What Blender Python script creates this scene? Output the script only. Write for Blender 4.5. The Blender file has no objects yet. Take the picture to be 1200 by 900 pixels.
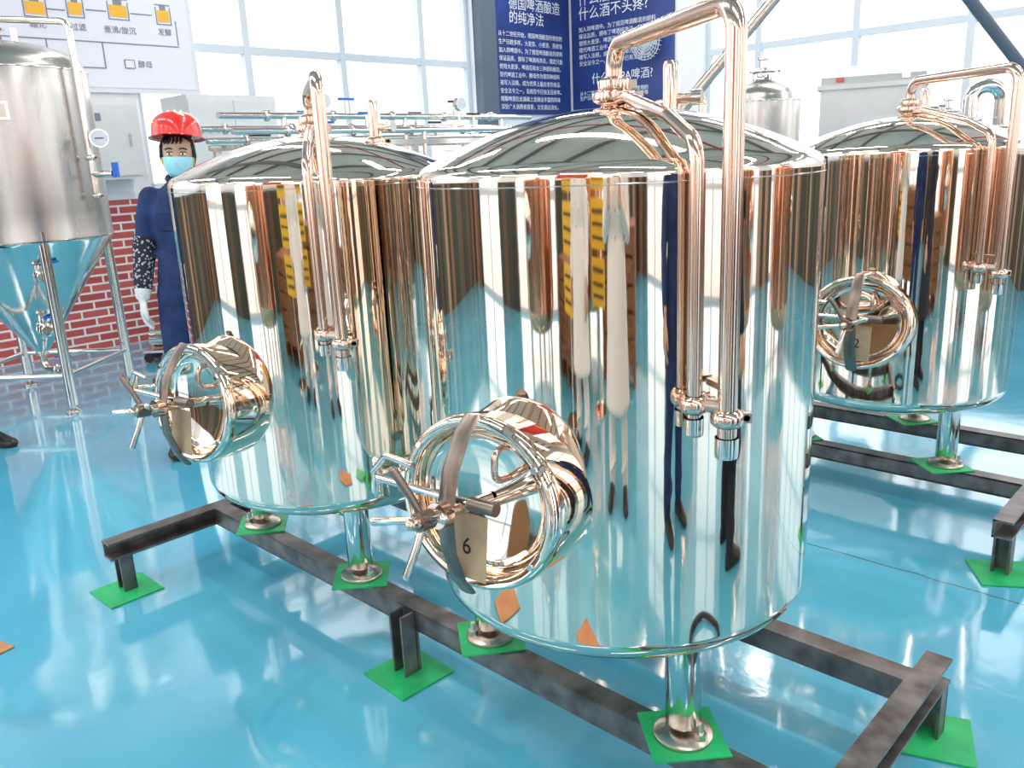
import bpy, bmesh, math, random
from mathutils import Vector, Matrix
random.seed(4)
sc = bpy.context.scene
sc.view_settings.view_transform = 'Standard'
sc.view_settings.look = 'None'
sc.view_settings.exposure = 0.12
COL = sc.collection
ANG = math.atan2(-0.6959, 0.7181)
ROOM = Matrix.Rotation(ANG, 4, 'Z')
def P(s, q, z=0): return ROOM @ Vector((s, q, z))

# ---------------------------------------------------------------- materials
def newmat(name):
    m = bpy.data.materials.new(name); m.use_nodes = True
    nt = m.node_tree
    return m, nt, nt.nodes['Principled BSDF']
def mat(name, col, rough=0.5, metal=0.0, var=0.0, vscale=8.0, bump=0.0, bscale=40.0, coat=0.0, rvar=0.0, stretch=None):
    m, nt, b = newmat(name)
    b.inputs['Base Color'].default_value = (*col, 1)
    b.inputs['Roughness'].default_value = rough
    b.inputs['Metallic'].default_value = metal
    if coat: b.inputs['Coat Weight'].default_value = coat
    tc = nt.nodes.new('ShaderNodeTexCoord'); src = tc.outputs['Object']
    if stretch:
        mp = nt.nodes.new('ShaderNodeMapping'); mp.inputs['Scale'].default_value = stretch
        nt.links.new(src, mp.inputs['Vector']); src = mp.outputs['Vector']
    if var or rvar:
        n = nt.nodes.new('ShaderNodeTexNoise'); n.inputs['Scale'].default_value = vscale; n.inputs['Detail'].default_value = 6
        nt.links.new(src, n.inputs['Vector'])
        if var:
            r = nt.nodes.new('ShaderNodeValToRGB')
            r.color_ramp.elements[0].position = .3; r.color_ramp.elements[1].position = .7
            r.color_ramp.elements[0].color = (*[max(0, c*(1-var)) for c in col], 1)
            r.color_ramp.elements[1].color = (*[min(1, c*(1+var)) for c in col], 1)
            nt.links.new(n.outputs['Fac'], r.inputs['Fac']); nt.links.new(r.outputs['Color'], b.inputs['Base Color'])
        if rvar:
            mr = nt.nodes.new('ShaderNodeMapRange')
            mr.inputs['To Min'].default_value = max(0, rough-rvar); mr.inputs['To Max'].default_value = rough+rvar
            nt.links.new(n.outputs['Fac'], mr.inputs['Value']); nt.links.new(mr.outputs['Result'], b.inputs['Roughness'])
    if bump:
        n2 = nt.nodes.new('ShaderNodeTexNoise'); n2.inputs['Scale'].default_value = bscale; n2.inputs['Detail'].default_value = 4
        nt.links.new(src, n2.inputs['Vector'])
        bp = nt.nodes.new('ShaderNodeBump'); bp.inputs['Strength'].default_value = bump; bp.inputs['Distance'].default_value = 0.01
        nt.links.new(n2.outputs['Fac'], bp.inputs['Height']); nt.links.new(bp.outputs['Normal'], b.inputs['Normal'])
    return m

M_tank = mat('polished_steel_warm', (.93, .77, .645), .035, 1.0, bump=.06, bscale=3.0)
M_pipe = mat('polished_pipe_rose_tone', (.80, .60, .50), .15, 1.0)
M_steel = mat('polished_steel', (.78, .73, .68), .12, 1.0)
M_hard = mat('cast_steel', (.58, .50, .43), .28, 1.0, bump=.1, bscale=60)
M_bar = mat('yoke_steel', (.25, .20, .17), .35, 1.0, var=.25, vscale=20)
M_brush = mat('brushed_steel', (.60, .565, .53), .28, 1.0, var=.18, vscale=5, rvar=.06, stretch=(1, 1, .15))
M_satin = mat('satin_steel', (.70, .70, .69), .45, .55, var=.06, vscale=4)
M_mill = mat('mill_steel', (.19, .17, .165), .40, .7, var=.5, vscale=14, rvar=.12)
M_green = mat('green_pad', (.02, .47, .15), .42, 0, var=.2, vscale=12)
M_card = mat('kraft_card', (.50, .37, .23), .75, 0, var=.12, vscale=20)
M_ink = mat('black_ink', (.02, .02, .02), .6)
M_white = mat('white_paint', (.86, .87, .90), .55, 0, var=.03, vscale=3)
M_frame = mat('window_frame_white', (.62, .67, .73), .4)
M_ceil = mat('ceiling_sheet', (.90, .82, .74), .6, 0, var=.06, vscale=3)
M_purlin = mat('purlin_steel', (.26, .24, .22), .5, .3)
M_navy = mat('navy_cloth', (.014, .034, .115), .85, 0, var=.4, vscale=9, bump=1.0, bscale=9)
M_whitec = mat('white_cloth', (.85, .80, .76), .85, 0, bump=.6, bscale=12)
M_dark = mat('dark_cloth', (.02, .02, .03), .85, 0, bump=.5, bscale=14)
M_skin = mat('skin', (.62, .38, .27), .5, 0, var=.06, vscale=20)
M_hair = mat('black_hair', (.012, .010, .010), .45, 0, bump=.5, bscale=90)
M_helm = mat('red_helmet', (.80, .03, .025), .22, 0, coat=.5)
M_mask = mat('blue_mask', (.38, .74, .86), .8, 0, bump=.3, bscale=60)
M_glove = mat('white_glove', (.78, .78, .76), .9, 0, bump=.4, bscale=120)
M_shoe = mat('black_shoe', (.015, .015, .017), .35)
M_eyew = mat('eye_white', (.85, .85, .85), .3)
M_eyed = mat('eye_dark', (.02, .012, .01), .15)
M_blue = mat('poster_blue', (.022, .05, .22), .35, 0, var=.3, vscale=1.5)
M_ptext = mat('poster_text', (.85, .88, .92), .5)
M_board = mat('board_white', (.70, .72, .80), .35)
M_orange = mat('orange_paint', (.85, .42, .03), .5)
M_grey = mat('grey_line', (.20, .22, .28), .5)
M_cab = mat('cabinet_grey', (.70, .71, .71), .4, 0, var=.03)
M_col = mat('column_slate', (.10, .13, .18), .5)
M_copper = mat('copper', (.83, .44, .29), .16, 1.0, var=.1, vscale=5)
M_wood = mat('wood', (.23, .10, .04), .6, 0, var=.4, vscale=6, stretch=(1, 1, 8))
M_yellow = mat('yellow_paint', (.85, .50, .03), .5)
M_red = mat('red_paint', (.60, .02, .03), .5)
M_rubber = mat('black_rubber', (.02, .02, .02), .5)
M_bluep = mat('blue_plastic', (.02, .15, .6), .4)
M_bolt = mat('zinc_bolt', (.7, .68, .6), .3, 1.0)
M_kraft = mat('orange_kraft', (.50, .24, .11), .7, 0, var=.15, vscale=10)
M_out = mat('outdoor_concrete', (.55, .55, .53), .9, 0, var=.1, vscale=.4)
def pattern_mat():
    m, nt, b = newmat('patterned_sleeve'); b.inputs['Roughness'].default_value = .85
    n = nt.nodes.new('ShaderNodeTexVoronoi'); n.inputs['Scale'].default_value = 60
    r = nt.nodes.new('ShaderNodeValToRGB'); r.color_ramp.interpolation = 'CONSTANT'
    r.color_ramp.elements[0].color = (.45, .46, .52, 1); r.color_ramp.elements[1].color = (.02, .02, .035, 1); r.color_ramp.elements[1].position = .36
    tc = nt.nodes.new('ShaderNodeTexCoord'); nt.links.new(tc.outputs['Object'], n.inputs['Vector'])
    nt.links.new(n.outputs['Distance'], r.inputs['Fac']); nt.links.new(r.outputs['Color'], b.inputs['Base Color'])
    return m
M_pat = pattern_mat()
def floor_mat():
    m, nt, b = newmat('epoxy_floor_blue')
    tc = nt.nodes.new('ShaderNodeTexCoord')
    n = nt.nodes.new('ShaderNodeTexNoise'); n.inputs['Scale'].default_value = 1.3; n.inputs['Detail'].default_value = 8
    nt.links.new(tc.outputs['Object'], n.inputs['Vector'])
    r = nt.nodes.new('ShaderNodeValToRGB')
    r.color_ramp.elements[0].position = .3; r.color_ramp.elements[0].color = (.075, .40, .585, 1)
    r.color_ramp.elements[1].position = .75; r.color_ramp.elements[1].color = (.14, .51, .70, 1)
    nt.links.new(n.outputs['Fac'], r.inputs['Fac'])
    sep = nt.nodes.new('ShaderNodeSeparateXYZ'); nt.links.new(tc.outputs['Object'], sep.inputs[0])
    n3 = nt.nodes.new('ShaderNodeTexNoise'); n3.inputs['Scale'].default_value = 9; nt.links.new(tc.outputs['Object'], n3.inputs['Vector'])
    def mth(op, a, c):
        k = nt.nodes.new('ShaderNodeMath'); k.operation = op
        for i, v in enumerate((a, c)):
            if isinstance(v, (int, float)): k.inputs[i].default_value = v
            elif v is not None: nt.links.new(v, k.inputs[i])
        return k.outputs[0]
    off = mth('MULTIPLY', mth('SUBTRACT', n3.outputs['Fac'], .5), .03)
    d = mth('ABSOLUTE', mth('SUBTRACT', mth('ADD', sep.outputs[1], off), 2.78), None)
    line = mth('LESS_THAN', d, .0035)
    mx = nt.nodes.new('ShaderNodeMix'); mx.data_type = 'RGBA'
    nt.links.new(line, mx.inputs['Factor']); nt.links.new(r.outputs['Color'], mx.inputs[6]); mx.inputs[7].default_value = (.10, .16, .14, 1)
    nt.links.new(mx.outputs[2], b.inputs['Base Color'])
    n2 = nt.nodes.new('ShaderNodeTexNoise'); n2.inputs['Scale'].default_value = 4; n2.inputs['Detail'].default_value = 5
    nt.links.new(tc.outputs['Object'], n2.inputs['Vector'])
    mr = nt.nodes.new('ShaderNodeMapRange'); mr.inputs['To Min'].default_value = .04; mr.inputs['To Max'].default_value = .15
    nt.links.new(n2.outputs['Fac'], mr.inputs['Value']); nt.links.new(mr.outputs['Result'], b.inputs['Roughness'])
    bp = nt.nodes.new('ShaderNodeBump'); bp.inputs['Strength'].default_value = .12; bp.inputs['Distance'].default_value = .02
    nt.links.new(n2.outputs['Fac'], bp.inputs['Height']); nt.links.new(bp.outputs['Normal'], b.inputs['Normal'])
    b.inputs['IOR'].default_value = 1.65; b.inputs['Coat Weight'].default_value = .7; b.inputs['Coat Roughness'].default_value = .05
    return m
M_floor = floor_mat()
def brick_mat(axis):
    m, nt, b = newmat('red_brick_' + axis); b.inputs['Roughness'].default_value = .75
    tc = nt.nodes.new('ShaderNodeTexCoord'); sep = nt.nodes.new('ShaderNodeSeparateXYZ'); cb = nt.nodes.new('ShaderNodeCombineXYZ')
    nt.links.new(tc.outputs['Object'], sep.inputs[0])
    nt.links.new(sep.outputs[1 if axis == 'y' else 0], cb.inputs[0]); nt.links.new(sep.outputs[2], cb.inputs[1])
    br = nt.nodes.new('ShaderNodeTexBrick'); nt.links.new(cb.outputs[0], br.inputs['Vector'])
    br.inputs['Scale'].default_value = 1; br.inputs['Brick Width'].default_value = .22; br.inputs['Row Height'].default_value = .07
    br.inputs['Mortar Size'].default_value = .009
    br.inputs['Color1'].default_value = (.66, .13, .12, 1); br.inputs['Color2'].default_value = (.50, .08, .08, 1); br.inputs['Mortar'].default_value = (.9, .84, .80, 1)
    nt.links.new(br.outputs['Color'], b.inputs['Base Color'])
    return m
M_bricky = brick_mat('y')
def streak_mat(axis):  # wall stripes made up to give the tanks vertical streak reflections
    m, nt, b = newmat('reflection_stripes_' + axis); b.inputs['Roughness'].default_value = .5
    tc = nt.nodes.new('ShaderNodeTexCoord'); sep = nt.nodes.new('ShaderNodeSeparateXYZ'); nt.links.new(tc.outputs['Object'], sep.inputs[0])
    k = nt.nodes.new('ShaderNodeMath'); k.operation = 'SNAP'; nt.links.new(sep.outputs[1 if axis == 'y' else 0], k.inputs[0]); k.inputs[1].default_value = .34
    wn_ = nt.nodes.new('ShaderNodeTexWhiteNoise'); wn_.noise_dimensions = '1D'; nt.links.new(k.outputs[0], wn_.inputs['W'])
    r = nt.nodes.new('ShaderNodeValToRGB'); r.color_ramp.interpolation = 'CONSTANT'; e = r.color_ramp.elements
    e[0].color = (.045, .055, .035, 1); e[1].color = (.27, .13, .08, 1); e[1].position = .26
    for p_, c in ((.40, (.09, .10, .065, 1)), (.56, (.14, .07, .045, 1)), (.66, (.45, .27, .18, 1)), (.78, (.04, .04, .035, 1)), (.86, (.78, .70, .6, 1))):
        x = e.new(p_); x.color = c
    nt.links.new(wn_.outputs['Value'], r.inputs['Fac']); nt.links.new(r.outputs['Color'], b.inputs['Base Color'])
    return m
M_streak_y = streak_mat('y'); M_streak_x = streak_mat('x')

# ---------------------------------------------------------------- mesh builder
def fillet(pts, rad, n=8):
    pts = [Vector(p) for p in pts]; out = [pts[0]]
    for i in range(1, len(pts)-1):
        a, c, d = pts[i-1], pts[i], pts[i+1]
        u = (a-c); v = (d-c); lu, lv = u.length, v.length; u.normalize(); v.normalize()
        ang = u.angle(v)
        if ang > math.pi-.02: out.append(c); continue
        t = min(rad/math.tan(ang/2), lu*.49, lv*.49); r = t*math.tan(ang/2)
        bis = (u+v).normalized(); cen = c + bis*(r/math.sin(ang/2))
        p0 = c+u*t; p1 = c+v*t
        e0 = (p0-cen); e1 = (p1-cen); tot = e0.angle(e1)
        for k in range(n+1):
            f = k/n
            w = (math.sin((1-f)*tot)*e0 + math.sin(f*tot)*e1)/math.sin(tot)
            out.append(cen+w)
    out.append(pts[-1]); return out

class MB:
    def __init__(s): s.bm = bmesh.new(); s.mats = []
    def mi(s, m):
        if m not in s.mats: s.mats.append(m)
        return s.mats.index(m)
    def box(s, c, size, m, rot=None, M=None):
        T = Matrix.Translation(Vector(c))
        if rot is not None: T = T @ (rot if isinstance(rot, Matrix) else Matrix.Rotation(rot, 4, 'Z'))
        if M: T = M @ T
        hx, hy, hz = [v/2 for v in size]
        vs = [s.bm.verts.new(T @ Vector((x*hx, y*hy, z*hz))) for x in (-1, 1) for y in (-1, 1) for z in (-1, 1)]
        for idx in ((0,1,3,2),(4,6,7,5),(0,4,5,1),(2,3,7,6),(0,2,6,4),(1,5,7,3)):
            f = s.bm.faces.new([vs[i] for i in idx]); f.material_index = s.mi(m); f.smooth = False
    def rings(s, rs, m, cap=True, smooth=True, close=False):
        k = s.mi(m); R = []
        for r in rs: R.append([s.bm.verts.new(p) for p in r])
        n = len(R[0])
        pairs = list(zip(R, R[1:])) + ([(R[-1], R[0])] if close else [])
        for a, b in pairs:
            for i in range(n):
                f = s.bm.faces.new((a[i], a[(i+1) % n], b[(i+1) % n], b[i])); f.material_index = k; f.smooth = smooth
        if cap and not close:
            for ring, fl in ((R[0], True), (R[-1], False)):
                f = s.bm.faces.new(ring[::-1] if fl else ring); f.material_index = k; f.smooth = False
    def tube(s, pts, r, m, seg=20, flat=None, closed=False, up=None):
        pts = [Vector(p) for p in pts]; n = len(pts)
        rr = r if isinstance(r, (list, tuple)) else [r]*n
        def tan(i):
            if closed: return (pts[(i+1) % n]-pts[i-1]).normalized()
            if i == 0: return (pts[1]-pts[0]).normalized()
            if i == n-1: return (pts[-1]-pts[-2]).normalized()
            return ((pts[i+1]-pts[i]).normalized()+(pts[i]-pts[i-1]).normalized()).normalized()
        t = tan(0)
        N = Vector(up) if up else (Vector((0, 0, 1)) if abs(t.z) < .9 else Vector((1, 0, 0)))
        N = (N - t*N.dot(t)).normalized(); out = []
        for i in range(n):
            t = tan(i); N = (N - t*N.dot(t)).normalized(); Bv = t.cross(N)
            fx, fy = flat if flat else (1, 1)
            out.append([pts[i]+(N*math.cos(a)*fx+Bv*math.sin(a)*fy)*rr[i] for a in [2*math.pi*j/seg for j in range(seg)]])
        s.rings(out, m, cap=not closed, close=closed)
    def capsule(s, pts, rr, m, seg=14, flat=None, up=None):
        pts = [Vector(p) for p in pts]
        d0 = (pts[0]-pts[1]).normalized(); d1 = (pts[-1]-pts[-2]).normalized()
        P2, R2 = [], []
        for a in (80, 60, 35): P2.append(pts[0]+d0*rr[0]*math.sin(math.radians(a))); R2.append(rr[0]*math.cos(math.radians(a)))
        P2 += pts; R2 += list(rr)
        for a in (35, 60, 80): P2.append(pts[-1]+d1*rr[-1]*math.sin(math.radians(a))); R2.append(rr[-1]*math.cos(math.radians(a)))
        s.tube(P2, R2, m, seg, flat, up=up)
    def lathe(s, prof, m, M=None, seg=48):
        M = M or Matrix.Identity(4); k = s.mi(m); prev = None
        for (r, z) in prof:
            if r < 1e-6: cur = [s.bm.verts.new(M @ Vector((0, 0, z)))]
            else: cur = [s.bm.verts.new(M @ Vector((r*math.cos(2*math.pi*i/seg), r*math.sin(2*math.pi*i/seg), z))) for i in range(seg)]
            if prev:
                for i in range(seg):
                    j = (i+1) % seg
                    if len(prev) == 1 and len(cur) > 1: vs = (prev[0], cur[i], cur[j])
                    elif len(cur) == 1 and len(prev) > 1: vs = (prev[i], cur[0], prev[j])
                    elif len(cur) > 1: vs = (prev[i], cur[i], cur[j], prev[j])
                    else: continue
                    f = s.bm.faces.new(vs); f.material_index = k; f.smooth = True
            prev = cur
    def cyl(s, p0, p1, r, m, seg=24): s.tube([p0, p1], r, m, seg)
    def ell(s, rs, m, seg=24, smooth=True):
        s.rings([[Vector((cx+rx*math.cos(2*math.pi*i/seg), cy+ry*math.sin(2*math.pi*i/seg), z)) for i in range(seg)] for cx, cy, z, rx, ry in rs], m, smooth=smooth)
    def mesh(s, name, ang=38):
        bmesh.ops.recalc_face_normals(s.bm, faces=s.bm.faces)
        me = bpy.data.meshes.new(name); s.bm.to_mesh(me); s.bm.free()
        for m in s.mats: me.materials.append(m)
        try: me.set_sharp_from_angle(angle=math.radians(ang))
        except Exception: pass
        return me
    def obj(s, name, M=None, parent=None, ang=38): return put(name, s.mesh(name, ang), M, parent)
def put(name, data, M=None, parent=None):
    o = bpy.data.objects.new(name, data); COL.objects.link(o)
    if parent: o.parent = parent
    if M is not None: o.matrix_local = M
    return o
def frameM(origin, x, y, z):
    M = Matrix.Identity(4)
    for i, v in enumerate((x, y, z)):
        for j in range(3): M[j][i] = v[j]
    M.translation = Vector(origin); return M
def zdir(origin, d, up=(0, 0, 1)):
    z = Vector(d).normalized(); x = Vector(up).cross(z)
    if x.length < 1e-4: x = Vector((1, 0, 0))
    x.normalize(); y = z.cross(x)
    return frameM(origin, x, y, z)
def text(name, body, size, m, M, parent, align='LEFT', ls=1.0):
    c = bpy.data.curves.new(name, 'FONT'); c.body = body; c.size = size; c.align_x = align; c.extrude = .0006; c.space_line = ls
    c.materials.append(m); return put(name, c, M, parent)

# ---------------------------------------------------------------- camera
cam = bpy.data.cameras.new('camera'); cam.sensor_width = 36; cam.lens = 36*980/1200; cam.clip_start = .05
co = put('camera', cam)
p = math.radians(14.96); r = math.radians(2.6)
Hr = Vector((1, 0, 0)); Up = Vector((0, math.sin(p), math.cos(p))); Fw = Vector((0, math.cos(p), -math.sin(p)))
cx = Hr*math.cos(r)-Up*math.sin(r); cy = Hr*math.sin(r)+Up*math.cos(r)
co.matrix_world = frameM((0, 0, 1.42), cx, cy, -Fw)
sc.camera = co

# ---------------------------------------------------------------- room (local coords s,q)
S0, S1, Q0, Q1, HT = -7.5, 6.0, -5.0, 9.12, 4.7
mb = MB(); mb.box(((S0+S1)/2, (Q0+Q1)/2, -.05), (S1-S0+.5, Q1-Q0+.5, .1), M_floor); mb.obj('floor', ROOM)
mb = MB(); mb.box(((S0+S1)/2, (Q0+Q1)/2, HT+.05), (S1-S0+.5, Q1-Q0+.5, .1), M_ceil); mb.obj('ceiling', ROOM)
mb = MB()
for i in range(13): mb.box((S0+.6+i*1.02, (Q0+Q1)/2, HT-.07), (.05, Q1-Q0-.02, .14), M_purlin)
for q in (-1.5, 2.5, 6.5): mb.box(((S0+S1)/2, q, HT-.24), (S1-S0-.02, .12, .2), M_purlin)
mb.obj('roof_beams', ROOM)
mb = MB()
mb.tube([(S0+.02, 4.4, 4.18), (S1-.02, 4.4, 4.18)], .04, M_red); mb.tube([(-1.0, Q0+.02, 4.10), (-1.0, Q1-.02, 4.10)], .03, M_red)
for k in range(6): mb.cyl((-1.0, -3+k*2.2, 4.10), (-1.0, -3+k*2.2, 4.56), .012, M_red, 8)
mb.obj('sprinkler_pipes', ROOM)

SILL, HEAD = 1.3, 4.3
def wall(name, axis, const, lo, hi, wins, out, low_mat):
    mb = MB(); T = .2; c0 = const+out*T/2
    def bx(a, b, z0, z1, m, th=T):
        cc = (a+b)/2
        mb.box((c0, cc, (z0+z1)/2) if axis == 'y' else (cc, c0, (z0+z1)/2), (th, b-a, z1-z0) if axis == 'y' else (b-a, th, z1-z0), m)
    bx(lo, hi, HEAD, HT, M_white); e = lo
    for a, b, sill in list(wins)+[(hi, hi, 0)]:
        if a > e: bx(e, a, 0, 1.24, low_mat); bx(e, a, 1.24, SILL, M_white, T+.06); bx(e, a, SILL, HEAD, M_white)
        if b > a and sill > 1: bx(a, b, 0, 1.24, low_mat); bx(a, b, 1.24, SILL, M_white, T+.06)
        e = b
    mb.obj(name, ROOM)
wn = [0]
def window(axis, const, a, b, sill, step0, out, step=1.09):
    wn[0] += 1; mb = MB(); c = const+out*.1; hz = (2.53, 3.55) if sill > 1 else (1.1, 2.53, 3.55)
    def bx(u0, u1, z0, z1, th=.06):
        mb.box((c, (u0+u1)/2, (z0+z1)/2) if axis == 'y' else ((u0+u1)/2, c, (z0+z1)/2), (th, u1-u0, z1-z0) if axis == 'y' else (u1-u0, th, z1-z0), M_frame)
    bx(a, a+.06, sill, HEAD); bx(b-.06, b, sill, HEAD); bx(a, b, sill, sill+.06); bx(a, b, HEAD-.06, HEAD)
    for z in hz: bx(a, b, z-.035, z+.035, .07)
    u = step0
    while u > a+.2: u -= step
    while u < a+.15: u += step
    while u < b-.15: bx(u-.035, u+.035, sill, HEAD, .08); u += step
    mb.obj('window_%d' % wn[0], ROOM)
WL = [(-4.2, 0.6, SILL), (3.3, 7.35, SILL)]; WN = [(-5.5, -.6, SILL), (0.2, 5.2, SILL)]
WS = [(-6.6, -4.4, 0), (-3.0, -.4, 0), (1.6, 4.4, 0)]; WE = [(-4.0, -1.4, 0), (0.2, 1.8, 0), (3.0, 4.8, 0), (6.2, 8.4, 0)]  # floor-level glazing added out of view for white tank streaks and floor glare
wall('wall_left', 'y', S0, Q0-.2, Q1+.2, WL, -1, M_streak_y)
wall('wall_back', 'x', Q1, S0, S1, WN, 1, M_streak_x)
wall('wall_front', 'x', Q0, S0, S1, WS, -1, M_streak_x)
wall('wall_right', 'y', S1, Q0-.2, Q1+.2, WE, 1, M_streak_y)
for a, b, z in WL: window('y', S0, a, b, z, 4.43, -1)
for a, b, z in WN: window('x', Q1, a, b, z, -3.75, 1)
for a, b, z in WS: window('x', Q0, a, b, z, 0, -1)
for a, b, z in WE: window('y', S1, a, b, z, 0, 1)
mb = MB(); mb.box((S0+.06, 7.49, HT/2), (.12, .26, HT-.02), M_col); mb.obj('trim_1', ROOM)
mb = MB(); mb.box((S0+.02, 2.9, .62), (.035, 3.8, 1.235), M_bricky); mb.obj('trim_2', ROOM)
mb = MB(); mb.box((0, 0, -.16), (90, 90, .1), M_out); mb.obj('outdoor_ground', ROOM)
mb = MB()
for (s, q, w, d, h) in ((-30, 4, 6, 14, 5.5), (-28, 22, 8, 10, 4), (6, 36, 22, 6, 5.0)):
    mb.box((s, q, h/2-.11), (w, d, h), M_out)
    for k in range(5): mb.box((s+w/2, q-d/2+1.5+k*d/5.5, h*.6), (.1, d/12, h*.25), M_cab)
mb.obj('outdoor_buildings', ROOM)

# ceiling lamps
lamp_mesh = MB(); lamp_mesh.box((0, 0, .045), (2.3, .22, .07), M_frame)
for x in (-.8, .8): lamp_mesh.box((x, 0, .14), (.03, .03, .14), M_frame)
lme = lamp_mesh.mesh('ceiling_lamp')
for s in (-5.8, -2.8, 0.6, 3.8):
    for q in (-3.4, .2, 3.6, 7.6):
        o = put('ceiling_lamp', lme, ROOM @ Matrix.Translation((s, q, 4.13)))
        L = bpy.data.lights.new('led_panel', 'AREA'); L.shape = 'RECTANGLE'; L.size = 2.2; L.size_y = .16; L.energy = 42; L.color = (1, .96, .92)
        put('led_panel', L, Matrix.Translation((0, 0, .005)), o)
w = bpy.data.worlds.new('sky'); sc.world = w; w.use_nodes = True
nt = w.node_tree; bg = nt.nodes['Background']
tc = nt.nodes.new('ShaderNodeTexCoord'); sp = nt.nodes.new('ShaderNodeSeparateXYZ'); rp = nt.nodes.new('ShaderNodeValToRGB')
nt.links.new(tc.outputs['Generated'], sp.inputs[0]); nt.links.new(sp.outputs[2], rp.inputs['Fac']); nt.links.new(rp.outputs['Color'], bg.inputs['Color'])
rp.color_ramp.elements[0].color = (.97, .96, .95, 1); rp.color_ramp.elements[1].color = (.84, .92, 1, 1)
bg.inputs['Strength'].default_value = 2.6

# ---------------------------------------------------------------- wall graphics
LW = lambda q, z, d=0: frameM((S0+d, q, z), (0, 1, 0), (0, 0, 1), (1, 0, 0))
BW = lambda s, z, d=0: frameM((s, Q1-d, z), (1, 0, 0), (0, 0, 1), (0, -1, 0))
body1 = ['从十二世纪开始，德国啤酒酿造所使用的', '生产日趋多样，大麦芽、小麦芽、燕麦等', '加入到啤酒中。为了规范啤酒酿造的原料', '保证品质，颁布了啤酒纯净法，规定只能', '使用大麦芽、啤酒花和水三种原料酿造。', '现代啤酒工业中，酵母作为第四种原料', '被写入法规，成为世界上最古老的食品', '安全法令之一，沿用至今已有五百余年。', '精酿啤酒在此基础上发展出丰富的风味', '深受广大消费者喜爱，文化源远流长。']
mb = MB(); mb.box((0, 0, -.01), (1.44, 2.1, .02), M_blue)
o = mb.obj('wall_poster', ROOM @ LW(8.36, 3.02, .03))
text('title', '德国啤酒酿造\n的纯净法', .16, M_ptext, Matrix.Translation((-.42, .18, .002)), o)
text('body', '\n'.join(body1), .066, M_ptext, Matrix.Translation((-.62, -.14, .002)), o, ls=1.42)
mb = MB(); mb.box((0, 0, -.01), (1.56, 2.1, .02), M_blue)
o = mb.obj('wall_poster', ROOM @ BW(-6.66, 3.08, .03))
text('title', '什么酒喝了头疼\n什么酒不头疼?', .17, M_ptext, Matrix.Translation((-.66, .22, .002)), o)
text('body', '\n'.join(body1[2:8]), .066, M_ptext, Matrix.Translation((-.66, -.10, .002)), o, ls=1.25)
text('subtitle', '什么是IPA啤酒?', .14, M_ptext, Matrix.Translation((-.46, -.74, .002)), o)
text('footer', '\n'.join(body1[:2]), .06, M_ptext, Matrix.Translation((-.66, -.88, .002)), o)

mb = MB(); mb.box((0, 0, -.015), (2.7, 1.5, .03), M_frame); mb.box((0, 0, .002), (2.62, 1.42, .004), M_board)
def tankicon(x, y, sx=.12, sy=.16, mm=M_orange):
    mb.box((x, y, .006), (sx, sy, .004), mm); mb.box((x, y+sy/2+.02, .006), (sx*.5, .04, .004), M_grey)
    for dx, dy, w_, h_ in ((-sx/2-.012, 0, .008, sy+.05), (sx/2+.012, 0, .008, sy+.05), (0, -sy/2-.02, sx+.03, .008), (0, sy/2+.045, sx+.03, .008)): mb.box((x+dx, y+dy, .006), (w_, h_, .004), M_grey)
for i, (x, y) in enumerate(((-.9, -.1), (-.40, -.1), (.08, -.14), (.38, -.12), (.72, -.11), (1.10, -.12), (-.7, .4), (0, .4), (.7, .4))): tankicon(x, y, .10 if i % 2 else .14, .09, M_orange)
for x0, x1, y in ((.16, .30, -.14), (.46, .62, -.12), (.82, 1.0, -.12), (-.2, 1.2, -.36), (-.9, .05, -.56), (.2, .55, -.56), (-.9, 1.05, .2)): mb.box(((x0+x1)/2, y, .006), (x1-x0, .009, .004), M_grey)
for x, y in ((-.2, -.46), (1.2, -.25), (.55, -.46), (.12, -.46)): mb.box((x, y, .006), (.009, .2, .004), M_grey)
for x, y, s_ in ((.12, -.56, .09), (.75, -.52, .08), (-.55, -.56, .08)):
    mb.box((x, y, .008), (s_, s_*.8, .004), M_cab)
    for dx, dy, w_, h_ in ((-s_/2, 0, .007, s_*.8), (s_/2, 0, .007, s_*.8), (0, -s_*.4, s_, .007), (0, s_*.4, s_, .007)): mb.box((x+dx, y+dy, .009), (w_, h_, .004), M_grey)
o = mb.obj('process_diagram_board', ROOM @ LW(2.50, 2.86, .05))
for i, (x, y, tx) in enumerate(((.02, -.28, '糖化'), (.32, -.28, '过滤'), (.58, -.28, '煮沸/旋沉'), (1.03, -.27, '发酵'), (.82, -.54, '酵母'), (-.45, -.28, '麦芽'), (.18, -.68, '清酒'))):
    text('label_%d' % i, tx, .062, M_grey, Matrix.Translation((x, y, .008)), o)

# wall fan
mb = MB()
for rr in (.2, .17, .14, .11, .08, .05): mb.tube([(rr*math.cos(a), rr*math.sin(a), .10+.03*(1-rr/.2)) for a in [i*math.pi/16 for i in range(32)]], .005, M_frame, 6, closed=True)
for i in range(24):
    a = i*math.pi/12; mb.tube([(0, 0, .13), (.2*math.cos(a), .2*math.sin(a), .10), (.19*math.cos(a), .19*math.sin(a), .03)], .004, M_frame, 5)
for i in range(3):
    a = i*2.09; mb.box((.08*math.cos(a), .08*math.sin(a), .07), (.13, .07, .006), M_cab, rot=Matrix.Rotation(a, 4, 'Z') @ Matrix.Rotation(.4, 4, 'X'))
mb.lathe([(0, -.0), (.05, 0), (.05, .09), (0, .1)], M_cab)
mb.obj('wall_fan', ROOM @ BW(-6.2, 2.72, .06))

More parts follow.
